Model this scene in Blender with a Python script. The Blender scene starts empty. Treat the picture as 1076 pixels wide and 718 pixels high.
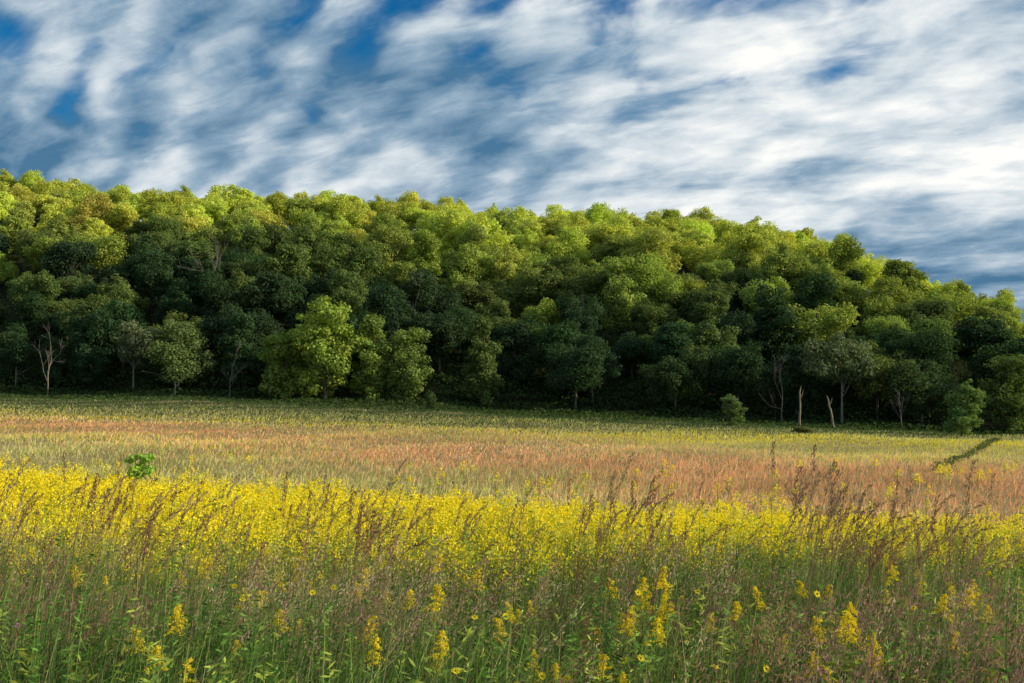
import bpy, math, random
import numpy as np
from mathutils import Vector
rng = np.random.default_rng(11); random.seed(11)
SC = bpy.context.scene; C = SC.collection
PI = math.pi
SUN_AZ, SUN_EL = 94.0, 22.0

# ------------------------------------------------------------------ terrain
def sstep(a, b, x):
    t = np.clip((x-a)/(b-a), 0, 1); return t*t*(3-2*t)
TX = [-400,-150,-83,-43,-20,-5.4,14.4,29.6,49,61,71,150,400]
TZ = [2.2,1.9,1.55,1.15,.3,-.45,-1.45,-2.05,-2.95,-3.75,-4.05,-5.2,-5.5]
HX = [-900,-400,-250,-147,-119,-92,-65,-37,-10,17,44,60,85,99,112,126,147,180,230,330]
HZ = [30,54,59,56,53,50.4,48.9,46.8,44.4,42,41,38.5,30.3,24.3,17.5,10.5,3,-2,-3,-4]
def treeline(x):
    return 150-.15*np.clip(x,-120,120)+2.0*np.sin(x*.06)+1.5*np.sin(x*.17+1)
def ground(x, y):
    x = np.asarray(x, float); y = np.asarray(y, float)
    yt = treeline(x); zt = np.interp(x, TX, TZ)
    f = zt*sstep(15,150,y)+.9*np.exp(-(np.maximum(y,0)/12)**2)
    f = f+.10*np.sin(x*.21+y*.13)*sstep(20,50,y)+.07*np.sin(x*.5-y*.31)*sstep(20,40,y)
    t = (y-yt)/130
    S = 1-(1-np.clip(t,0,1))**1.25
    fall = 1-.95*sstep(1.05,5,t)
    return f+(np.interp(x,HX,HZ)-zt)*S*fall+np.where(t>0,.8*np.sin(x*.09)*np.sin(y*.08)*np.clip(t*4,0,1),0)
def gz(x, y): return float(ground(x, y))
_ph = rng.uniform(0,6.28,(24,)); _an = rng.uniform(0,6.28,(24,))
def wob(x, y, sc, k=0):
    v = 0
    for i in range(6):
        a = _an[(i+k)%24]; f = (1+.55*i)/sc
        v = v+np.sin((x*math.cos(a)+y*math.sin(a))*f+_ph[(i+k)%24])/(1+.4*i)
    return v/2.2

# ------------------------------------------------------------------ mesh helpers
class MB:
    def __init__(s): s.v=[]; s.f=[]; s.c=[]; s.n=0
    def add(s, v, f, c):
        v=np.asarray(v,float).reshape(-1,3); c=np.asarray(c,float)
        if c.ndim==1: c=np.tile(c,(len(v),1))
        s.v.append(v); s.f.append(np.asarray(f,int).reshape(-1,4)+s.n); s.c.append(c.reshape(-1,3)); s.n+=len(v)
    def mesh(s, name, mat, smooth=False):
        V=np.concatenate(s.v); F=np.concatenate(s.f); K=np.concatenate(s.c)
        me=bpy.data.meshes.new(name)
        me.vertices.add(len(V)); me.vertices.foreach_set('co',V.astype(np.float32).ravel())
        me.loops.add(F.size); me.loops.foreach_set('vertex_index',F.astype(np.int32).ravel())
        me.polygons.add(len(F)); me.polygons.foreach_set('loop_start',np.arange(0,F.size,4,dtype=np.int32))
        if smooth: me.polygons.foreach_set('use_smooth',np.ones(len(F),bool))
        me.update(calc_edges=True)
        at=me.attributes.new('Col','FLOAT_COLOR','POINT')
        at.data.foreach_set('color',np.hstack([np.clip(K,0,1.6),np.ones((len(K),1))]).astype(np.float32).ravel())
        me.materials.append(mat)
        return me
def nrmz(a): return a/np.maximum(np.linalg.norm(a,axis=-1,keepdims=True),1e-9)
def rdir(n): return nrmz(rng.normal(size=(n,3)))
def cards(mb, c, nrm, sx, sy, col, axis=None):
    n=len(c); sx=np.broadcast_to(sx,(n,))[:,None]; sy=np.broadcast_to(sy,(n,))[:,None]
    if axis is None:
        u=nrmz(np.cross(nrm,rdir(n))); v=np.cross(nrm,u)
    else:
        u=nrmz(axis); v=nrmz(np.cross(u,rdir(n)))
    V=np.stack([c-u*sx,c-v*sy,c+u*sx,c+v*sy],1)
    col=np.broadcast_to(col,(n,3))
    mb.add(V,np.arange(4*n).reshape(n,4),np.repeat(col,4,0))
def blades(mb, base, h, ang, lean, w, k, c0, c1, p=1.8, taper=.9, face=None):
    n=len(base); b=lambda a: np.broadcast_to(np.asarray(a,float),(n,))
    h,ang,lean,w=b(h),b(ang),b(lean),b(w)
    s=np.linspace(0,1,k+1)[None,:]
    off=(lean*h)[:,None]*s**p
    P=np.empty((n,k+1,3))
    P[:,:,0]=base[:,0:1]+np.cos(ang)[:,None]*off
    P[:,:,1]=base[:,1:2]+np.sin(ang)[:,None]*off
    P[:,:,2]=base[:,2:3]+h[:,None]*(s-.4*np.minimum(lean,1.4)[:,None]*s**2.5)
    fa=rng.uniform(0,PI,n) if face is None else b(face)
    wd=np.stack([np.cos(fa),np.sin(fa),0*fa],1)[:,None,:]*(w[:,None]*.5*(1-taper*s**1.6))[:,:,None]
    V=np.stack([P-wd,P+wd],2)
    c0=np.broadcast_to(c0,(n,3)); c1=np.broadcast_to(c1,(n,3))
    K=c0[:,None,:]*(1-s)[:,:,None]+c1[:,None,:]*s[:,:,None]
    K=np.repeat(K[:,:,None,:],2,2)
    i=np.arange(n)[:,None]*(2*(k+1))+np.arange(k)[None,:]*2
    F=np.stack([i,i+1,i+3,i+2],-1)
    mb.add(V,F,K.reshape(-1,3))
    tip=P[:,-1]; return tip, nrmz(P[:,-1]-P[:,-2])
def tube(mb, pts, rad, col, sides=7):
    pts=np.asarray(pts,float); k=len(pts); d=np.gradient(pts,axis=0); d=nrmz(d)
    ref=np.array([.3,1,.1]); u=nrmz(np.cross(d,ref)); v=np.cross(d,u)
    a=np.linspace(0,2*PI,sides,endpoint=False)
    V=pts[:,None,:]+(u[:,None,:]*np.cos(a)[None,:,None]+v[:,None,:]*np.sin(a)[None,:,None])*np.asarray(rad,float)[:,None,None]
    F=[]
    for j in range(k-1):
        for i in range(sides):
            F.append([j*sides+i,j*sides+(i+1)%sides,(j+1)*sides+(i+1)%sides,(j+1)*sides+i])
    mb.add(V.reshape(-1,3),F,col)

# ------------------------------------------------------------------ materials
def mat_new(name):
    m=bpy.data.materials.new(name); m.use_nodes=True; nt=m.node_tree; nt.nodes.clear(); return m,nt
def leaf_mat(name, trans=.35, ttint=(1.2,1.1,.5)):
    m,nt=mat_new(name); N=nt.nodes; L=nt.links
    at=N.new('ShaderNodeAttribute'); at.attribute_name='Col'
    oi=N.new('ShaderNodeObjectInfo')
    mx=N.new('ShaderNodeMix'); mx.data_type='RGBA'; mx.blend_type='MULTIPLY'; mx.inputs[0].default_value=1
    L.new(at.outputs['Color'],mx.inputs[6]); L.new(oi.outputs['Color'],mx.inputs[7])
    src=mx.outputs[2]
    tm=N.new('ShaderNodeMix'); tm.data_type='RGBA'; tm.blend_type='MULTIPLY'; tm.inputs[0].default_value=1
    L.new(src,tm.inputs[6]); tm.inputs[7].default_value=(*ttint,1)
    d=N.new('ShaderNodeBsdfDiffuse'); t=N.new('ShaderNodeBsdfTranslucent')
    L.new(src,d.inputs[0]); L.new(tm.outputs[2],t.inputs[0])
    ms=N.new('ShaderNodeMixShader'); ms.inputs[0].default_value=trans
    L.new(d.outputs[0],ms.inputs[1]); L.new(t.outputs[0],ms.inputs[2])
    o=N.new('ShaderNodeOutputMaterial'); L.new(ms.outputs[0],o.inputs[0]); return m
M_leaf=leaf_mat('tree_foliage',.32,(1.1,1.15,.5))
M_grass=leaf_mat('prairie_grass',.35,(1.05,1.05,.8))
M_petal=leaf_mat('yellow_petals',.38,(1.05,1.0,.6))
def noise_mat(name, c0, c1, scale, rough=.9, stretch=(1,1,1)):
    m,nt=mat_new(name); N=nt.nodes; L=nt.links
    tc=N.new('ShaderNodeTexCoord'); mp=N.new('ShaderNodeMapping'); mp.inputs['Scale'].default_value=stretch
    L.new(tc.outputs['Object'],mp.inputs[0])
    n=N.new('ShaderNodeTexNoise'); n.inputs['Scale'].default_value=scale; n.inputs['Detail'].default_value=6
    L.new(mp.outputs[0],n.inputs['Vector'])
    r=N.new('ShaderNodeValToRGB'); r.color_ramp.elements[0].position=.35; r.color_ramp.elements[1].position=.65
    r.color_ramp.elements[0].color=(*c0,1); r.color_ramp.elements[1].color=(*c1,1)
    L.new(n.outputs['Fac'],r.inputs[0])
    b=N.new('ShaderNodeBsdfPrincipled'); b.inputs['Roughness'].default_value=rough; b.inputs['Specular IOR Level'].default_value=.1
    L.new(r.outputs[0],b.inputs['Base Color'])
    bp=N.new('ShaderNodeBump'); bp.inputs['Strength'].default_value=.5
    L.new(n.outputs['Fac'],bp.inputs['Height']); L.new(bp.outputs[0],b.inputs['Normal'])
    o=N.new('ShaderNodeOutputMaterial'); L.new(b.outputs[0],o.inputs[0]); return m
M_bark=noise_mat('grey_brown_bark',(.06,.05,.04),(.17,.145,.115),3,stretch=(2,2,.4))
M_pbark=noise_mat('pale_grey_bark',(.13,.115,.095),(.32,.29,.24),3,stretch=(2,2,.4))
M_dead=noise_mat('weathered_bare_branches',(.10,.09,.075),(.25,.22,.185),3,stretch=(2,2,.4))
M_snag=noise_mat('bleached_dead_wood',(.15,.125,.09),(.31,.27,.21),3,stretch=(2,2,.4))
M_field=noise_mat('prairie_soil_and_thatch',(.18,.15,.06),(.34,.27,.13),.35)
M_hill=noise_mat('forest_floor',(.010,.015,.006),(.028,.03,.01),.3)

# ------------------------------------------------------------------ object helpers
def obj(name, me, parent=None, loc=None):
    o=bpy.data.objects.new(name,me); C.objects.link(o)
    if parent: o.parent=parent
    if loc is not None: o.location=loc
    return o
def tag(o,label=None,cat=None,group=None,kind=None):
    if label: o['label']=label
    if cat: o['category']=cat
    if group: o['group']=group
    if kind: o['kind']=kind
    return o
def root(name, loc, label, cat, group=None, rz=0, s=1):
    o=bpy.data.objects.new(name,None); o.empty_display_size=.2; C.objects.link(o)
    o.location=loc; o.rotation_euler=(0,0,rz); o.scale=(s,s,s) if np.isscalar(s) else s
    return tag(o,label,cat,group)
def pct(x,y): return int(round((512+995.6*x/y)/1024*50)*2)

# ------------------------------------------------------------------ ground sheets
def axis_vals(segs):
    out=[]
    for a,b,st in segs: out+=list(np.arange(a,b,st))
    return np.array(out+[segs[-1][1]])
gx=axis_vals([(-4000,-400,300),(-400,-160,12),(-160,160,3),(160,400,12),(400,4000,300)])
gy=axis_vals([(-600,-20,40),(-20,40,1.5),(40,320,3),(320,800,30),(800,5000,300)])
GX,GY=np.meshgrid(gx,gy); GZ=ground(GX,GY)
GV=np.stack([GX,GY,GZ],-1).reshape(-1,3)
nx=len(gx); ii,jj=np.meshgrid(np.arange(nx-1),np.arange(len(gy)-1)); i0=(jj*nx+ii).ravel()
GF=np.stack([i0,i0+1,i0+nx+1,i0+nx],-1)
fc=GV[GF].mean(1); wood=(fc[:,1]>treeline(fc[:,0])-1)
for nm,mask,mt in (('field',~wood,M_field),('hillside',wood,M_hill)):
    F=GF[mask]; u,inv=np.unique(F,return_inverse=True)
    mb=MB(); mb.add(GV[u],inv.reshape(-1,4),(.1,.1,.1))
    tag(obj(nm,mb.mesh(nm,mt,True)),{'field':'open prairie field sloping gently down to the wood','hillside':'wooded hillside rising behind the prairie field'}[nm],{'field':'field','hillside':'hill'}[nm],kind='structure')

# ------------------------------------------------------------------ trees
def crown_mb(R, H, z0, nsup, nsub, nleaf, size, taper=0., tall=False):
    mb=MB(); subs=[]; sup=[(np.zeros(3),.5)]
    for i in range(nsup):
        d=rdir(1)[0]
        if tall:
            c=np.array([d[0]*rng.uniform(.2,.55),d[1]*rng.uniform(.2,.55),-.78+1.56*(i+rng.uniform(0,1))/nsup]); rs=rng.uniform(.34,.52)
        else:
            c=d*np.array([1,1,.85])*rng.uniform(.4,.7); rs=rng.uniform(.26,.48)
        sup.append((c,rs))
    for c,rs in sup:
        for k in range(max(4,int(nsub/(nsup+1)))):
            d2=rdir(1)[0]; p=c+d2*rs*rng.uniform(.6,1.0)
            if p[2]<-1.0: p[2]=-1.0+rng.uniform(0,.3)
            wd=R*(1-taper*(p[2]*.5+.5))
            rr=R*rng.uniform(.09,.21)*(1-.4*taper*(p[2]*.5+.5))
            subs.append((np.array([p[0]*wd,p[1]*wd,z0+max(H*.5*(1+p[2]),rr*.7)]),rr))
    wts=np.array([r**1.7 for c,r in subs]); wts=wts/wts.sum()
    for (c,r),wt in zip(subs,wts):
        n=int(nleaf*wt)+6
        d=rdir(n)
        pos=c+d*r*np.array([1.35,1.35,1.05])*(rng.uniform(.15,1.35,n)**.5)[:,None]
        pos[:,2]=np.maximum(pos[:,2],.05)
        nn=nrmz(d+.5*rng.normal(size=(n,3))+np.array([0,0,.2]))
        b=rng.uniform(.84,1.16)*rng.uniform(.75,1.25,n)
        hue=rng.normal()*.025+rng.normal(size=n)*.025
        col=np.stack([b*(1+hue),b,b*(1-hue)],1)
        cards(mb,pos,nn,size*rng.uniform(.7,1.3,n),size*rng.uniform(.5,.95,n),np.clip(col,0,1.6))
    return mb,subs
def trunk_mb(Ht, r0, cs, nlimb, z0):
    mb=MB(); k=7; s=np.linspace(0,1,k); bx=np.cumsum(rng.normal(size=k)*.12)*s; by=np.cumsum(rng.normal(size=k)*.12)*s
    pts=np.stack([bx,by,-.5+(Ht*.78+.5)*s],1); tube(mb,pts,r0*(1.25-s*1.05)*(1+.4*np.exp(-s*12)),(.1,.1,.1),8)
    for c,r in random.sample(cs,min(nlimb,len(cs))):
        zs=max(z0*.7,c[2]*.55); j=np.clip((zs+.5)/(Ht*.78+.5),0,.95)
        a=np.array([np.interp(j,s,bx),np.interp(j,s,by),zs])
        t=np.linspace(0,1,5)[:,None]; p=a+(c-a)*t; p[:,2]+=.5*np.sin(t[:,0]*PI)*rng.uniform(-1,1)
        tube(mb,p,r0*.42*(1-.8*t[:,0]),(.1,.1,.1),5)
    return mb
VAR={}; RAW={}
def variant(key,Rr,H,z0,nsup,nsub,nleaf,size,bark=M_bark,tr=.016,**kw):
    mb,cs=crown_mb(Rr,H,z0,nsup,nsub,nleaf,size,**kw)
    RAW[key]=(np.concatenate(mb.v).reshape(-1,4,3),np.concatenate(mb.c).reshape(-1,4,3))
    VAR[key]=(mb.mesh('crown_'+key,M_leaf), trunk_mb(z0+H,tr*(z0+H),cs,10,z0).mesh('trunk_'+key,bark,True))
for k in range(10): variant('broad%d'%k,5.6+.5*rng.normal(),11.2+.7*rng.normal(),1.3,7+k%3,120,12500,.19)
for k in range(6): variant('edge%d'%k,5.1+.4*rng.normal(),12.4+.8*rng.normal(),.2,9,100,11000,.19,taper=.25,tall=True)
for k in range(5): variant('loose%d'%k,5.2,10.8,3.0,6,74,6800,.19,bark=M_pbark,tr=.0105)
for k in range(2): variant('bush%d'%k,2.3,4.8,.0,9,90,6000,.115,taper=.35,tall=True)
variant('sprig',.5,1.05,.6,6,34,1200,.04)
def tree(key,x,y,tint,label,cat='tree',group=None,s=1.0,name='broadleaf_tree',rz=None):
    cm,tm=VAR[key]
    r=root(name,(x,y,gz(x,y)),label,cat,group,random.uniform(0,6.28) if rz is None else rz,s)
    obj('trunk',tm,r); c=obj('crown',cm,r); c.color=(*tint,1)
    return r
DARK=(.056,.102,.045); MID=(.15,.205,.062); LIT=(.56,.60,.11); OLIVE=(.33,.40,.088); PALE=(.16,.19,.10)  # DARK to LIT also carry shade and sun in the foliage colour
sp=[]
def special(key,x,y,tint,label,s,group=None,**k): sp.append((x,y,s)); return tree(key,x,y,tint,label,s=s,group=group,**k)
special('edge2',-27.6,147.5,(.33,.42,.08),'tall bright yellow-green tree standing forward of the dark wood edge, left of centre',(1.36,1.36,1.22))
special('edge3',-34.0,149.5,(.22,.30,.066),'lower yellow-green tree against the left side of the tall bright tree',(1.15,1.15,.95))
special('edge1',-20.6,149.5,(.23,.31,.07),'olive-green tree crowding the right side of the tall bright tree',(1.15,1.15,1.0))
special('edge0',-15.0,149,(.20,.27,.07),'slim olive-yellow tree at the wood edge, second right of the tall bright tree',(.95,.95,.9))
special('edge1',-4.5,151,(.13,.18,.055),'narrow mid-green tree at the wood edge near the centre',(1.0,1.0,1.05))
special('broad2',9.5,149,DARK,'dark green spreading tree at the wood edge right of centre',(.9,.9,1.0))
special('broad4',24,147,(.07,.115,.045),'dark rounded tree at the wood edge behind the round bush',(.95,.95,.97))
special('loose0',46.8,141.5,(.16,.20,.10),'grey-green open-crowned tree beside the two pale dead snags',(1.1,1.1,1.2))
special('broad7',57.5,140,(.08,.125,.05),'dark leafy tree at the wood edge behind the lone pointed bush',(1.0,1.0,.92))
special('edge0',68.5,138,(.14,.20,.06),'mid-green tree at the wood edge, far right of the photo',(1.05,1.05,.86))
special('loose1',-60,158,PALE,'pale loose-crowned tree at the left of the dark wood edge',(.95,.95,.98))
cand=[]
row=0; yy=2.0
while yy<150:
    st=7.0 if yy<6 else (8.9 if yy<60 else 9.6)
    xx=-168+ (row%2)*st*.5
    while xx<168:
        x=xx+rng.normal()*1.7; y=float(treeline(x))+yy+rng.normal()*1.9
        if abs(x)/y<.53 and all((x-a)**2+(y-b)**2>26 for a,b,_ in sp): cand.append((x,y,yy))
        xx+=st
    row+=1; yy+=st*(.97 if yy<60 else 1.10)
random.shuffle(cand)
specs=[]
for x,y,d in cand:
    t=d/130; n=wob(x,y,22); r=random.random()
    rowname='at the front edge' if d<6 else 'on the lower slope' if t<.28 else 'on the middle slope' if t<.58 else 'on the upper slope' if t<.88 else 'along the crest'
    if d<6:
        key='loose%d'%random.randint(0,4) if r<.30 else 'edge%d'%random.randint(0,5) if r<.7 else 'broad%d'%random.randint(0,9)
        tint,tn=(DARK,'dark green') if random.random()<.82 else (MID,'mid-green')  # shade at the wood edge put into the tint
    else:
        key=random.choice(['broad%d'%k for k in range(10)]+(['edge%d'%k for k in range(6)] if r<.2 and t<.6 else []))
        v=t*1.24+n*.18+rng.normal()*.13+.17*float(sstep(5,60,x))  # shaded lower slope, sunlit upper and right crowns painted through the tint
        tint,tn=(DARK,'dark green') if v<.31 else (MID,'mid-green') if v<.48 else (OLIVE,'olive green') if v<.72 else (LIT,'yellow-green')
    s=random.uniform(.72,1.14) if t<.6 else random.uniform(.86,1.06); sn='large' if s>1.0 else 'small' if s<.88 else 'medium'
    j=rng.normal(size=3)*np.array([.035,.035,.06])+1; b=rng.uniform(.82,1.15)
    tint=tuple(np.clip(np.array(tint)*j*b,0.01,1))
    w=random.uniform(.97,1.15)
    if x>70 and y<250: s*=1-.22*float(sstep(70,95,x))
    specs.append((y,key,x,tint,f'{sn} {tn} tree {rowname}, {pct(x,y)} percent across from left',(s*w,s*w,s*random.uniform(.92,1.1) if t<.8 else s*.98),random.uniform(0,6.28)))
# the trees that show most are built one by one, the hidden remainder as one mass of woodland
cover=np.zeros((342,512),bool); PY,PX=np.mgrid[0:342,0:512]
allt=[(s_[0],i,s_[2],s_[5]) for i,s_ in enumerate(specs)]+[(y,-1,x,s) for x,y,s in sp]
vis=np.zeros(len(specs))
for y,i,x,s in sorted(allt):
    cx=(512+995.6*x/y)/2; cy=(385-995.6*(gz(x,y)+6.6*s[2]-3.2)/y)/2
    rx=995.6*5.6*s[0]*.95/y/2; ry=995.6*6.2*s[2]*.95/y/2
    el=((PX-cx)/rx)**2+((PY-cy)/ry)**2<1
    if i>=0: vis[i]=(el&~cover).sum()
    cover|=el
order=np.argsort(-vis); keep=set(order[:284].tolist())
print('trees',len(specs),'kept',len(keep),'smallest kept area',vis[order[283]])
mb=MB()
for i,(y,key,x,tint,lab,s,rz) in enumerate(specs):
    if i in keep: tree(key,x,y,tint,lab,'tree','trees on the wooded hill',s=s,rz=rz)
    else:
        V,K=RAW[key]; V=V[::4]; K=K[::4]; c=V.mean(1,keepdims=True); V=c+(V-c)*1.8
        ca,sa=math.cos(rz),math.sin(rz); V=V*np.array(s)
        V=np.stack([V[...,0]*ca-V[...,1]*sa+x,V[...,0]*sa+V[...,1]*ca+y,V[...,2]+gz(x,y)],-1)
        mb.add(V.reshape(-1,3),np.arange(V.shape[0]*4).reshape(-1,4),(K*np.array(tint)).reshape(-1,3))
if mb.n: tag(obj('background_woodland',mb.mesh('background_woodland',M_leaf)),'leafy woodland filling the gaps behind the nearer trees on the hill','woodland',kind='stuff')
# shrubs in the field
tree('bush0',40.9,90.5,(.17,.26,.08),'lone pointed green bush standing in the field at the right','bush',name='round_bush',s=(1.15,1.15,1.05))
tree('bush1',24.9,113,(.17,.25,.085),'rounded dark green bush in front of the wood, right of centre','bush',name='round_bush',s=(.92,.92,.7))
tree('bush0',-10.7,132,(.09,.14,.05),'small dark bush in front of the wood near the centre','bush',name='round_bush',s=(.5,.5,.55))
tree('bush1',25.5,88,(.17,.19,.065),'low dark spreading bush in the reddish grass, right of centre','bush',name='low_bush',s=(.8,.6,.15))
tree('sprig',-9.55,26.0,(.36,.54,.10),'young bright green sapling poking up from the yellow goldenrod at left','sapling',name='green_sapling',s=1.0)
# leafless trees and snags
def grow(mb,p,d,r,L,depth):
    k=5; pts=[p]; dd=d.copy()
    for i in range(k):
        dd=nrmz(dd+rng.normal(size=3)*.11+np.array([0,0,.10])); pts.append(pts[-1]+dd*L/k)
    rr=np.linspace(r,r*.45,k+1); tube(mb,pts,rr,(.1,.1,.1),6 if depth<2 else 4)
    if depth<3:
        for i in range(4 if depth==0 else 3):
            j=random.randint(2,k); nd=nrmz(dd+rng.normal(size=3)*.5); grow(mb,pts[j],nd,max(r*.5,.025),L*random.uniform(.45,.7),depth+1)
for x,y,h,lab in [(-72,154.5,6.5,'leafless tree with forked upright branches at the far left of the wood edge'),(-42.4,149.5,4.8,'leafless tree with thin pale trunks at the wood edge left of the tall bright tree'),
        (38,140.5,6.0,'bare branching tree in the wood above the two pale snags'),(53,135.5,3.4,'short leafless tree behind the field between snags and pointed bush'),(-16,171,9.6,'bare grey tree among crowns above the tall bright tree'),(-57,185,9.6,'bare grey tree among green crowns, upper left of the hill')]:
    mb=MB(); grow(mb,np.array([0,0,-.3]),np.array([.05,0,1.]),.011*h+.045,h,0)
    tag(obj('leafless_tree',mb.mesh('leafless_tree',M_dead,True),loc=(x,y,gz(x,y))),lab,'tree')
for x,y,h,lx,lab in [(37.9,131.5,5.4,.1,'straight pale dead snag standing at the wood edge, left of its leaning neighbour'),(41.9,130,4.3,-.9,'leaning pale dead snag beside the straight snag'),(-50.6,149.5,2.6,.1,'short broken trunk standing at the wood edge on the left')]:
    mb=MB(); s=np.linspace(0,1,8); px=lx*s**1.4+rng.normal(size=8)*.05
    tube(mb,np.stack([px,rng.normal(size=8)*.04,-.3+(h+.3)*s],1),.14*(1.15-.5*s+.25*np.exp(-s*10))*np.where(s>.95,.35,1),(.1,.1,.1),8)
    tube(mb,[(px[5],0,h*.68),(px[5]+.35,.1,h*.8),(px[5]+.5,.15,h*.92)],[.06,.045,.025],(.1,.1,.1),5)
    tag(obj('dead_snag',mb.mesh('dead_snag',M_snag,True),loc=(x,y,gz(x,y))),lab,'dead tree')
mb=MB(); s=np.linspace(0,1,8); tube(mb,np.stack([-3+6*s,.6*s,4.0-1.4*s+.1*np.sin(s*5)],1),.10*(1-.6*s),(.1,.1,.1),7)
tube(mb,[(-1,.2,3.55),(-.6,-.3,4.1),(-.5,-.8,4.4)],[.06,.045,.025],(.1,.1,.1),5)
tube(mb,[(2.6,.55,-.2),(2.62,.55,1.4),(2.55,.52,2.72)],[.16,.13,.10],(.1,.1,.1),7)
tag(obj('fallen_trunk',mb.mesh('fallen_trunk',M_bark,True),loc=(-54.5,154.5,gz(-54.5,154.5))),'broken grey trunk lying aslant on its stump in the dark wood at left','fallen tree')
# undergrowth (uncountable)
mb=MB(); n=96000; m=30000
x=rng.uniform(-110,110,n); e=rng.uniform(-4,60,n)*rng.uniform(.1,1,n); e[:m]=-26*rng.uniform(0,1,m)**1.8; y=treeline(x)+e  # low dark cards out in the field also stand in for tree shade
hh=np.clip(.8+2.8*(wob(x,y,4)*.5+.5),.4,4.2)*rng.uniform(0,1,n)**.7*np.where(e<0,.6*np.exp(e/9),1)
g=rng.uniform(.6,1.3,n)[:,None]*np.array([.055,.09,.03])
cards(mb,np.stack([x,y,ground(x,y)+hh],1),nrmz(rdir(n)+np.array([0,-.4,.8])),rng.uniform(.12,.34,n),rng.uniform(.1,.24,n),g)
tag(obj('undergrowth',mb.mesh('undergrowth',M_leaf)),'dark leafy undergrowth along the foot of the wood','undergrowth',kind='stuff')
# added leaf cards standing in for a dark diagonal line in the meadow
mb=MB(); n=2600; t=rng.uniform(0,1,n)**.8; y=36+32*t; x=15.2+18.0*t+rng.normal(size=n)*.16
hh=(.27+.04*np.sin(t*37))*rng.uniform(0,1,n)**.6
cards(mb,np.stack([x,y,ground(x,y)+hh],1),rdir(n),rng.uniform(.03,.07,n),rng.uniform(.012,.03,n),np.array([.12,.15,.055])*rng.uniform(.6,1.3,(n,1)))
tag(obj('dark_line_cards',mb.mesh('dark_line_cards',M_grass)),'thin dark diagonal line across the meadow at the right, made of added leaf cards','dark line',kind='stuff')

# ------------------------------------------------------------------ field vegetation (uncountable)
def samp(n,y0,y1,pw,margin=3,amax=.57):
    u=rng.uniform(0,1,n)
    y=(y0**(pw+1)+u*(y1**(pw+1)-y0**(pw+1)))**(1/(pw+1))
    x=rng.uniform(-1,1,n)*(amax*y+margin); return x,y
def P3(x,y,dz=0): return np.stack([x,y,ground(x,y)+dz],1)
def pick(n,p): return rng.uniform(0,1,n)<p
mb=MB(); x,y=samp(330000,12,158,.02); k=(y<treeline(x)+1); x,y=x[k],y[k]; n=len(x)
xr=x/y*60; ys=y+.62*x
yc_=50-.62*xr
pk=np.exp(-((y-yc_-6*wob(xr,y*.7,12,3))/14)**2)*(.85+.35*wob(xr,y,7,17))
ye=.28*np.clip(wob(xr,y,9,7)+.3,0,1)+.8*(1-sstep(14,30,ys))+.42*np.exp(-((y-74+.4*xr)/8)**2)
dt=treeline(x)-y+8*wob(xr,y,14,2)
shade_p=.6*sstep(90,55,dt)+.38*sstep(62,32,dt)  # shadow along the wood painted as darker green blades
q=rng.uniform(0,1,n)
c1=np.tile(np.array([.80,.71,.29]),(n,1))
c1[pick(n,.36)]=(.60,.66,.17)
c1[pick(n,.22)]=(.86,.72,.40)
m=q<np.clip(pk*1.05,0,.9); c1[m]=np.array([1.0,.52,.29])*rng.uniform(.88,1.22,(m.sum(),1))
m2=(~m)&pick(n,np.clip(ye,0,.8)); c1[m2]=(.98,.82,.07)
m3=pick(n,shade_p); c1[m3]=(.09,.14,.055)
c1*=rng.uniform(.82,1.2,(n,1))*(1+.2*wob(xr,y*1.3,5,13))[:,None]
h=.22*rng.uniform(.5,1.3,n)*(1+1.5*(1-sstep(13,26,ys)))*(1+.3*wob(x,y,9,2))
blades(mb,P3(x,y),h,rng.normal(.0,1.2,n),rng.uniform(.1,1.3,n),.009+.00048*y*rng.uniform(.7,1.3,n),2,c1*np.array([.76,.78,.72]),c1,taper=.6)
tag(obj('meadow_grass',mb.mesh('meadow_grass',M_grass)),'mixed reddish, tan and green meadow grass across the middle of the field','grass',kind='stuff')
# goldenrod field
mb=MB(); x,y=samp(22500,9.2,38,.12,margin=2); ys=y+.62*x
dens=1.05+.3*wob(x,y*1.5,4,11)-sstep(12.5,29,ys)*(wob(x,y,5,4)*.3+1.4)
k=pick(len(x),np.clip(dens*sstep(9.2,13.6,y+1.3*wob(x,y,3,6)),.008,1)); x,y,ys=x[k],y[k],ys[k]; n=len(x)
top=1.02+.12*rng.normal(size=n)+.12*wob(x,y,5,8)-.42*sstep(13,27,ys)
la=rng.normal(.1,.8,n)
tip,_=blades(mb,P3(x,y),top,la,.12,.010+.0005*y,2,(.08,.12,.03),(.27,.33,.06))
npl=40; m=n*npl
u=rng.uniform(0,1,(n,npl))**.9; a=rng.uniform(0,6.28,(n,npl))
rr=(.02+.17*u)*rng.uniform(.3,1.15,(n,npl))
pos=np.stack([tip[:,0:1]+rr*np.cos(a)+.03,tip[:,1:2]+rr*np.sin(a),tip[:,2:3]-.27*u+.04*rng.uniform(0,1,(n,npl))],-1).reshape(-1,3)
yc=np.array([1.02,.84,.035])*rng.uniform(.9,1.05,(n,1)); yc[pick(n,.12)]=(.86,.84,.10)
sz=(.007+.00062*y)[:,None]*rng.uniform(.6,1.35,(n,npl))
cards(mb,pos,nrmz(rdir(m)+np.array([0,0,.5])),sz.ravel(),sz.ravel()*.75,np.repeat(yc,npl,0)*rng.uniform(.9,1.08,(m,1)))
nl=7; h=rng.uniform(.25,.9,(n,nl))*top[:,None]; a=rng.uniform(0,6.28,(n,nl))
b=np.stack([np.broadcast_to(x[:,None],(n,nl)),np.broadcast_to(y[:,None],(n,nl)),ground(x,y)[:,None]+h],-1).reshape(-1,3)
b[:,0]+=.05*np.cos(a.ravel()); b[:,1]+=.05*np.sin(a.ravel())
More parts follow.
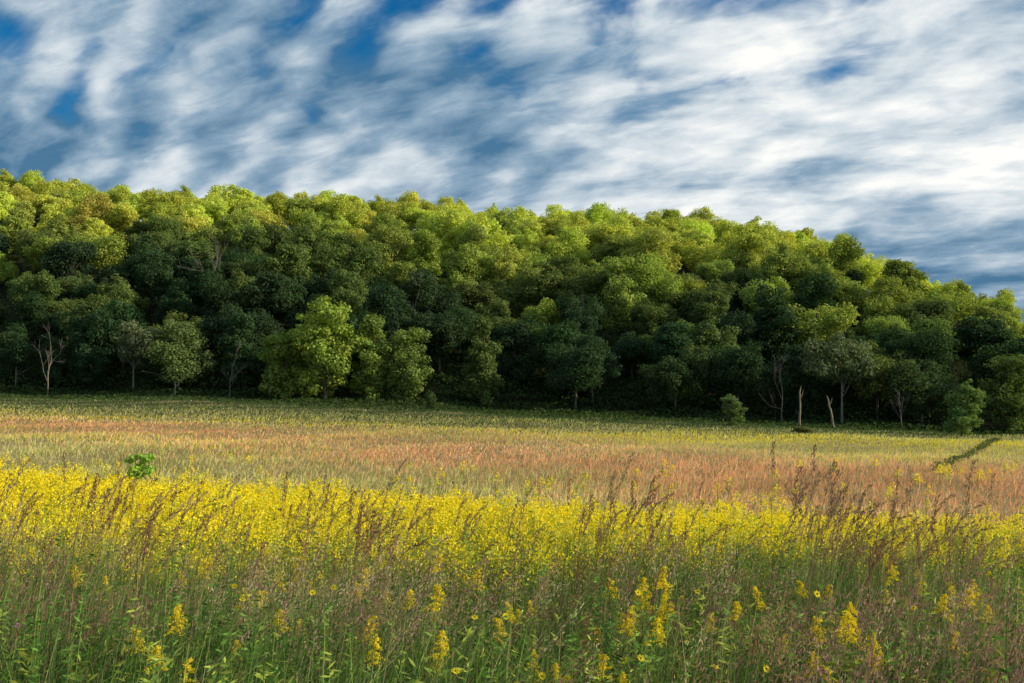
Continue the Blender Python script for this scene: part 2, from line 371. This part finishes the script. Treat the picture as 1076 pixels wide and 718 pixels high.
g=np.array([.38,.44,.08])*rng.uniform(.65,1.3,(n*nl,1))
cards(mb,b,None,.06,.012+.0002*np.repeat(y,nl),g,axis=np.stack([np.cos(a.ravel()),np.sin(a.ravel()),rng.uniform(-.2,.7,n*nl)],1))
tag(obj('goldenrod_patch',mb.mesh('goldenrod_patch',M_petal)),'broad band of yellow goldenrod across the near field','wildflowers',kind='stuff')
# foreground grass
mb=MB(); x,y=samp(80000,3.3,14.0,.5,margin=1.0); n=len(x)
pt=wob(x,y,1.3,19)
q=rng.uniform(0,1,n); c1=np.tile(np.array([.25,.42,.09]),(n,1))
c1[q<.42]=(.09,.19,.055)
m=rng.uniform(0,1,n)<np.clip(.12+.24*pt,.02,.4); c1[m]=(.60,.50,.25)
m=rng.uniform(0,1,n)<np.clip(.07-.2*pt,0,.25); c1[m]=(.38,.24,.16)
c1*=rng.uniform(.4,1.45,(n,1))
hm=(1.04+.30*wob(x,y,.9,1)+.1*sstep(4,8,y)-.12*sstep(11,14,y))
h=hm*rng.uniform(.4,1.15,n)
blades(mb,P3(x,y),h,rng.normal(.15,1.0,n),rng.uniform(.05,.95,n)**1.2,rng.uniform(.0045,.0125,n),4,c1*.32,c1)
x,y=samp(4800,3.8,12.3,.6,margin=1.0); k=pick(len(x),np.clip(.24+1.0*wob(x,y,1.1,21),.02,1)); x,y=x[k],y[k]; n=len(x)
tip,td=blades(mb,P3(x,y),(1.16+.22*wob(x,y,1.8,5))*rng.uniform(.75,1.22,n),rng.normal(.1,.6,n),rng.uniform(.1,.65,n),.005,5,(.2,.24,.09),(.44,.32,.2),taper=.5)
npn=46; t=rng.uniform(-.30,.05,(n,npn)); sp_=.036*(1-np.abs(t+.13)*2.8)
pos=(tip[:,None,:]+td[:,None,:]*t[:,:,None]+rng.normal(size=(n,npn,3))*sp_[:,:,None]).reshape(-1,3)
rp=wob(x,y,1.5,15)+rng.normal(size=n)*.35
pc=np.where((rp>.4)[:,None],np.array([.48,.26,.25]),np.where((rp>-.2)[:,None],np.array([.42,.24,.14]),np.array([.64,.52,.31])))*rng.uniform(.6,1.2,(n,1))
cards(mb,pos,None,.0135,.0036,np.repeat(pc,npn,0),axis=np.repeat(td,npn,0)+.35*rng.normal(size=(n*npn,3)))
tag(obj('prairie_grass',mb.mesh('prairie_grass',M_grass)),'dense green and brown prairie grass filling the foreground','grass',kind='stuff')
mb=MB(); x,y=samp(3000,3.6,12.3,.6,margin=1); k=pick(len(x),np.clip(.45+.9*wob(x,y,.9,7),.05,1)); x,y=x[k],y[k]; n=len(x); nl=48
hh=rng.uniform(.6,1.2,n); hf=rng.uniform(.15,1,(n,nl)); a=rng.uniform(0,6.28,(n,nl)); rr=.11*rng.uniform(.2,1.2,(n,nl))*(1.2-hf)
pos=np.stack([x[:,None]+rr*np.cos(a),y[:,None]+rr*np.sin(a),ground(x,y)[:,None]+hh[:,None]*hf],-1).reshape(-1,3)
g=np.where(pick(n,.35)[:,None],np.array([.40,.48,.09]),np.array([.17,.32,.07]))*rng.uniform(.4,1.35,(n,1))
cards(mb,pos,None,.036,.008,np.repeat(g,nl,0)*rng.uniform(.8,1.2,(n*nl,1)),axis=np.stack([np.cos(a.ravel()),np.sin(a.ravel()),rng.uniform(-.3,.9,n*nl)],1))
blades(mb,P3(x,y),hh,rng.normal(.2,.6,n),.08,.007,3,(.07,.1,.03),(.16,.25,.07))
tag(obj('leafy_forbs',mb.mesh('leafy_forbs',M_grass)),'small leafy green plants mixed through the foreground grass','plants',kind='stuff')

# ------------------------------------------------------------------ individual foreground plants
def tall_proto(v):
    n=random.randint(2,6); out=[]
    hc=np.array([(.30,.17,.10),(.38,.26,.16),(.27,.15,.11)][v%3])
    for k in range(n):
        st=MB(); hd=MB()
        base=np.array([[rng.normal()*.10,rng.normal()*.10,0]])
        lean=rng.uniform(.08,.5)
        tip,td=blades(st,base,rng.uniform(1.3,1.92),rng.normal(.05,.7),lean,.0065,7,(.16,.18,.07),(.32,.22,.13),p=2.2,taper=.5)
        nh=60; t=np.linspace(-.18,.10,nh)+rng.normal(size=nh)*.004; spd=.0085*(1-np.abs(t+.04)*3)+.002
        pos=tip+td*t[:,None]+rng.normal(size=(nh,3))*spd[:,None]; pos[:,2]-=np.clip(t+.02,0,1)**2*2.
        cards(hd,pos,None,.0165,.0037,hc*rng.uniform(.7,1.2,(nh,1)),axis=np.repeat(td,nh,0)+.28*rng.normal(size=(nh,3)))
        out.append((st.mesh('stem',M_grass),hd.mesh('seed_head',M_grass)))
    lf=MB(); m=26; base=np.stack([rng.normal(size=m)*.08,rng.normal(size=m)*.08,np.zeros(m)],1)
    cc=np.array([.22,.33,.09])*rng.uniform(.6,1.3,(m,1)); cc[::5]=(.42,.34,.18)
    blades(lf,base,rng.uniform(.6,1.3,m),rng.normal(.1,1.2,m),rng.uniform(.2,.8,m),.010,5,cc*.6,cc)
    return out,lf.mesh('leaves',M_grass)
def rowtxt(y,a,b): return 'nearest the camera' if y<a else 'in the middle foreground' if y<b else 'rising against the yellow band'
protos=[tall_proto(v) for v in range(14)]
cl=[(-.46,9),(-.43,9.6),(-.40,8.6),(-.49,8.2),(-.47,7.6),(-.16,9.5),(-.12,9),(-.2,10),(.09,9.4),(.12,10),(.17,9.4),(.31,8.8),(.34,9.3),(.29,9.5),(.37,9.8),(.4,8.7),(.32,8.1),(-.44,8.8),(-.15,9.0),(.33,9.0),(.35,7.8),(-.14,8.6),(.30,9.2),(.14,8.8),(-.42,9.2),(.32,9.6),(-.17,9.2)]
pts=[]
for a,y in cl:
    for k in range(random.randint(2,3)): pts.append((a+rng.normal()*.03,y+rng.normal()*.5))
for k in range(36): pts.append((rng.uniform(-.54,.54),rng.uniform(5.6,11)))
for i,(a,y) in enumerate(pts):
    ch,lm=protos[i%14]; x=a*y; s=random.uniform(.84,1.13)*(1.04 if y>7.5 else .84)
    r=root('seed_plume_clump',(x,y,gz(x,y)),f"tall slender seed plumes {rowtxt(y,7,8.8)}, {pct(x,y)} percent across from left",'tall plant','tall seed plume clumps in the foreground',random.uniform(-.45,.45),s)
    obj('leaves',lm,r)
    for sm,hm_ in ch:
        so=obj('stem',sm,r); obj('seed_head',hm_,so)
# goldenrod individuals
def golden_proto(v):
    st=MB(); lf=MB(); fl=MB(); H=random.uniform(.95,1.2)
    tip,td=blades(st,np.zeros((1,3)),H,0.,.1,.010,6,(.08,.11,.03),(.2,.26,.06),taper=.4)
    tip=tip[0]
    nb=random.randint(16,22)
    for b in range(nb):
        u=b/nb; a=rng.uniform(0,6.28); L=.022+.06*u*rng.uniform(.7,1.2); z=-.15*u
        m=26; s=rng.uniform(.03,1,m)
        pos=np.stack([tip[0]+L*s*np.cos(a)-.1*u*.2,tip[1]+L*s*np.sin(a),tip[2]+z+L*(.6*s-.75*s*s)+.012],1)+rng.normal(size=(m,3))*.005
        cards(fl,pos,nrmz(rdir(m)+np.array([0,0,.7])),.0055,.0045,np.array([.94,.79,.05])*rng.uniform(.7,1.12,(m,1)))
    m=48; hf=rng.uniform(.12,.82,m); a=rng.uniform(0,6.28,m)
    pos=np.stack([.1*H*hf**1.8+.05*np.cos(a),.05*np.sin(a),H*hf],1)
    cards(lf,pos,None,.045,.008,np.array([.20,.32,.07])*rng.uniform(.7,1.4,(m,1)),axis=np.stack([np.cos(a),np.sin(a),rng.uniform(-.2,.6,m)],1))
    return [('stem',st.mesh('stem',M_grass)),('leaves',lf.mesh('leaves',M_grass)),('flower_head',fl.mesh('flower_head',M_petal))]
gp=[golden_proto(v) for v in range(6)]
gpts=[(-.355,5.6),(-.35,5.9),(-.36,6.3),(.07,4.7),(.075,5.0),(.12,5.3),(.125,5.7),(.02,5.6),(.33,5.5),(.345,5.9),(.46,7),(-.23,6.6),(-.2,7.5),(.14,5.0),(-.34,5.4)]
for k in range(30):
    ca,cy=rng.uniform(-.52,.52),rng.uniform(6.0,10.0)
    for j in range(random.randint(1,5)): gpts.append((ca+rng.normal()*.025,cy+rng.normal()*.35))
for i,(a,y) in enumerate(gpts):
    x=a*y; r=root('goldenrod',(x,y,gz(x,y)),f"yellow goldenrod plume {'low in the near grass' if y<6.3 else 'among grass in mid foreground' if y<8.6 else 'at front of the yellow band'}, {pct(x,y)} percent across from left",'goldenrod','goldenrod plants in the foreground',random.uniform(0,6.28),random.uniform(.72,1.12))
    for nm,me in gp[i%6]: obj(nm,me,r)
# daisy-like flowers
def petal_flower(nm,rad,colp,npt=11):
    mb=MB(); a=np.linspace(0,2*PI,npt,endpoint=False)+rng.normal(size=npt)*.08
    ax=np.stack([np.cos(a),np.sin(a),.15+.1*rng.normal(size=npt)],1)
    c=ax*rad*.55; u=nrmz(ax); v=np.stack([-np.sin(a),np.cos(a),0*a],1)*rad*.24
    V=np.stack([c-u*rad*.4,c-v,c+u*rad*.45,c+v],1); mb.add(V,np.arange(4*npt).reshape(npt,4),np.array(colp)*np.ones((4*npt,3)))
    d=MB(); tube(d,[(0,0,-.004),(0,0,.004),(0,0,.010),(0,0,.013)],[rad*.16,rad*.2,rad*.16,rad*.04],(.45,.28,.03),8)
    return mb.mesh(nm,M_petal),d.mesh('disc',M_petal,True)
FM=petal_flower('flower',.026,(.90,.76,.04)); PM=petal_flower('flower',.026,(.6,.3,.55),18)
def daisy(x,y,H,nf,label,fm,group=None,name='yellow_daisy',cat='flower'):
    r=root(name,(x,y,gz(x,y)),label,cat,group)
    st=MB(); lf=MB(); n=nf
    tip,td=blades(st,np.zeros((n,3))+rng.normal(size=(n,3))*np.array([.02,.02,0]),H*rng.uniform(.86,1.02,n),rng.uniform(0,6.28,n),rng.uniform(.05,.2,n),.007,5,(.07,.1,.03),(.18,.24,.06),taper=.4)
    m=24; hf=rng.uniform(.2,.85,m); a=rng.uniform(0,6.28,m)
    cards(lf,np.stack([.05*np.cos(a),.05*np.sin(a),H*hf],1),None,.045,.011,np.array([.15,.24,.055])*rng.uniform(.7,1.4,(m,1)),axis=np.stack([np.cos(a),np.sin(a),rng.uniform(-.3,.5,m)],1))
    obj('stem',st.mesh('stem',M_grass),r); obj('leaves',lf.mesh('leaves',M_grass),r)
    for k in range(n):
        f=obj('flower',fm[0],r,tip[k]); f.rotation_euler=(rng.uniform(.2,1.1),rng.normal()*.3,rng.normal()*.5)
        obj('disc',fm[1],f)
for (a,y,nf) in [(-.19,7.2,3),(-.25,6.8,2),(.135,6.9,2),(.15,6.6,2),(.17,7.0,2),(.05,5.6,3),(-.08,5.3,2),(.31,6.2,2),(.4,6.6,1),(.22,5.4,2),(.1,5.9,3),(-.02,6.4,2),(-.15,5.2,2)]:
    daisy(a*y,y,1.24 if y>6 else 1.0,nf,f"yellow daisy-like flowers on green stems, {pct(a*y,y)} percent across, {'upper' if y>6.4 else 'lower'} foreground",FM,'yellow daisy-like flowers in the foreground')
daisy(-.48*6.6,6.6,1.12,2,'small pink-purple flower in the dark grass at the far left',PM,name='pink_flower')

# ------------------------------------------------------------------ light, sky, camera
az,el=math.radians(SUN_AZ),math.radians(SUN_EL)
sd=Vector((math.sin(az)*math.cos(el),math.cos(az)*math.cos(el),math.sin(el)))
l=bpy.data.lights.new('sun','SUN'); l.energy=5.0; l.angle=math.radians(.5); l.color=(1,.89,.64)
lo=bpy.data.objects.new('sun',l); C.objects.link(lo); lo.rotation_euler=sd.to_track_quat('Z','Y').to_euler(); lo.location=(0,0,80)
w=bpy.data.worlds.new('World'); SC.world=w; w.use_nodes=True; nt=w.node_tree; nt.nodes.clear(); N=nt.nodes; L=nt.links
def ma(op,a,b=None,c=None,clamp=False):
    n=N.new('ShaderNodeMath'); n.operation=op; n.use_clamp=clamp
    for i,q in enumerate((a,b,c)):
        if q is None: continue
        if isinstance(q,(int,float)): n.inputs[i].default_value=q
        else: L.new(q,n.inputs[i])
    return n.outputs[0]
def mr(v,a,b,c=0,d=1,smooth=True):
    n=N.new('ShaderNodeMapRange'); n.interpolation_type='SMOOTHSTEP' if smooth else 'LINEAR'
    L.new(v,n.inputs[0])
    for i,q in zip((1,2,3,4),(a,b,c,d)): n.inputs[i].default_value=q
    return n.outputs[0]
def mixc(f,a,b,mode='MIX'):
    n=N.new('ShaderNodeMix'); n.data_type='RGBA'; n.blend_type=mode
    if isinstance(f,(int,float)): n.inputs[0].default_value=f
    else: L.new(f,n.inputs[0])
    for i,q in ((6,a),(7,b)):
        if isinstance(q,tuple): n.inputs[i].default_value=(*q,1)
        else: L.new(q,n.inputs[i])
    return n.outputs[2]
tc=N.new('ShaderNodeTexCoord'); sx=N.new('ShaderNodeSeparateXYZ'); L.new(tc.outputs['Generated'],sx.inputs[0])
X,Y,Z=sx.outputs
den=ma('ADD',ma('MAXIMUM',Z,0.0),.34)
u=ma('DIVIDE',X,den); v=ma('DIVIDE',Y,den)
cb=N.new('ShaderNodeCombineXYZ'); L.new(u,cb.inputs[0]); L.new(v,cb.inputs[1])
def noise(rot,scale,loc=(0,0,0),detail=6,rough=.55,dist=0.,sc=1.):
    m0=N.new('ShaderNodeMapping'); L.new(cb.outputs[0],m0.inputs[0]); m0.inputs['Rotation'].default_value=(0,0,math.radians(rot))
    mp=N.new('ShaderNodeMapping'); L.new(m0.outputs[0],mp.inputs[0])
    mp.inputs['Scale'].default_value=(*scale,1); mp.inputs['Location'].default_value=loc
    n=N.new('ShaderNodeTexNoise'); n.inputs['Scale'].default_value=sc; n.inputs['Detail'].default_value=detail; n.inputs['Roughness'].default_value=rough; n.inputs['Distortion'].default_value=dist
    L.new(mp.outputs[0],n.inputs['Vector']); return n.outputs['Fac']
big=noise(0,(2.0,2.0),(1.1,4.7,0),2,.5)
puff=noise(48,(6.8,9.2),(0.3,2.2,0),4,.5,.3)
m0=N.new('ShaderNodeMapping'); L.new(cb.outputs[0],m0.inputs[0]); m0.inputs['Rotation'].default_value=(0,0,math.radians(58))
wv=N.new('ShaderNodeTexWave'); wv.wave_type='BANDS'; wv.bands_direction='Y'; wv.inputs['Scale'].default_value=2.8; wv.inputs['Distortion'].default_value=5.0; wv.inputs['Detail'].default_value=2; wv.inputs['Detail Scale'].default_value=1.6; wv.inputs['Detail Roughness'].default_value=.5
L.new(m0.outputs[0],wv.inputs['Vector']); rip=wv.outputs['Fac']
fine=noise(24,(9,22),(4.3,.2,0),6,.6,.5)
shade=noise(18,(2.0,4.2),(2.7,9.1,0),5,.55,.5)
xg=mr(u,-.9,1.0,0,1,False)
low=mr(Z,.30,.18)
left=mr(u,.35,-.6,0,1)
dens=ma('ADD',ma('ADD',ma('MULTIPLY',puff,1.3),ma('MULTIPLY',fine,.24)),ma('ADD',ma('MULTIPLY',big,.45),ma('MULTIPLY',xg,.22)))
dens=ma('ADD',dens,ma('MULTIPLY',low,.42))
dens=ma('ADD',dens,ma('MULTIPLY',ma('SUBTRACT',rip,.5),ma('MULTIPLY',left,.26)))
dens=ma('SUBTRACT',dens,mr(Z,.338,.372,0,.16))
mask=mr(dens,.66,1.12)
br=ma('ADD',ma('ADD',ma('MULTIPLY',shade,1.15),ma('MULTIPLY',fine,.36)),ma('ADD',ma('MULTIPLY',xg,.44),ma('MULTIPLY',puff,.66)))
br=ma('ADD',br,ma('MULTIPLY',ma('SUBTRACT',rip,.5),ma('ADD',ma('MULTIPLY',left,.12),.06)))
br=ma('ADD',br,ma('MULTIPLY',low,.03))
br=ma('SUBTRACT',br,ma('MULTIPLY',mr(Z,.19,.12),ma('MULTIPLY',mr(u,.35,.9),.40)))
cr=N.new('ShaderNodeValToRGB'); e=cr.color_ramp.elements
e[0].position=.0; e[0].color=(.07,.18,.31,1); e[1].position=1; e[1].color=(.96,.96,.93,1)
q=e.new(.34); q.color=(.26,.38,.50,1); q=e.new(.68); q.color=(.63,.70,.75,1)
L.new(mr(br,1.00,1.62,0,1,False),cr.inputs[0])
sky=N.new('ShaderNodeTexSky'); sky.sky_type='NISHITA'; sky.sun_disc=False; sky.sun_elevation=el; sky.sun_rotation=az
skt=mixc(1.0,sky.outputs[0],(.03,.54,.93),'MULTIPLY')
b1=N.new('ShaderNodeBackground'); b1.inputs['Strength'].default_value=.11; L.new(skt,b1.inputs[0])
b2=N.new('ShaderNodeBackground'); b2.inputs['Strength'].default_value=1.05; L.new(cr.outputs[0],b2.inputs[0])
ms=N.new('ShaderNodeMixShader'); L.new(mask,ms.inputs[0]); L.new(b1.outputs[0],ms.inputs[1]); L.new(b2.outputs[0],ms.inputs[2])
wo=N.new('ShaderNodeOutputWorld'); L.new(ms.outputs[0],wo.inputs[0])
cam=bpy.data.cameras.new('camera'); cam.lens=35; cam.sensor_width=36; cam.clip_end=12000; cam.clip_start=.05
co=bpy.data.objects.new('camera',cam); C.objects.link(co); co.location=(0,0,3.2); co.rotation_euler=(math.radians(92.5),0,0)
SC.camera=co
SC.view_settings.view_transform='Standard'; SC.view_settings.look='None'; SC.view_settings.exposure=0
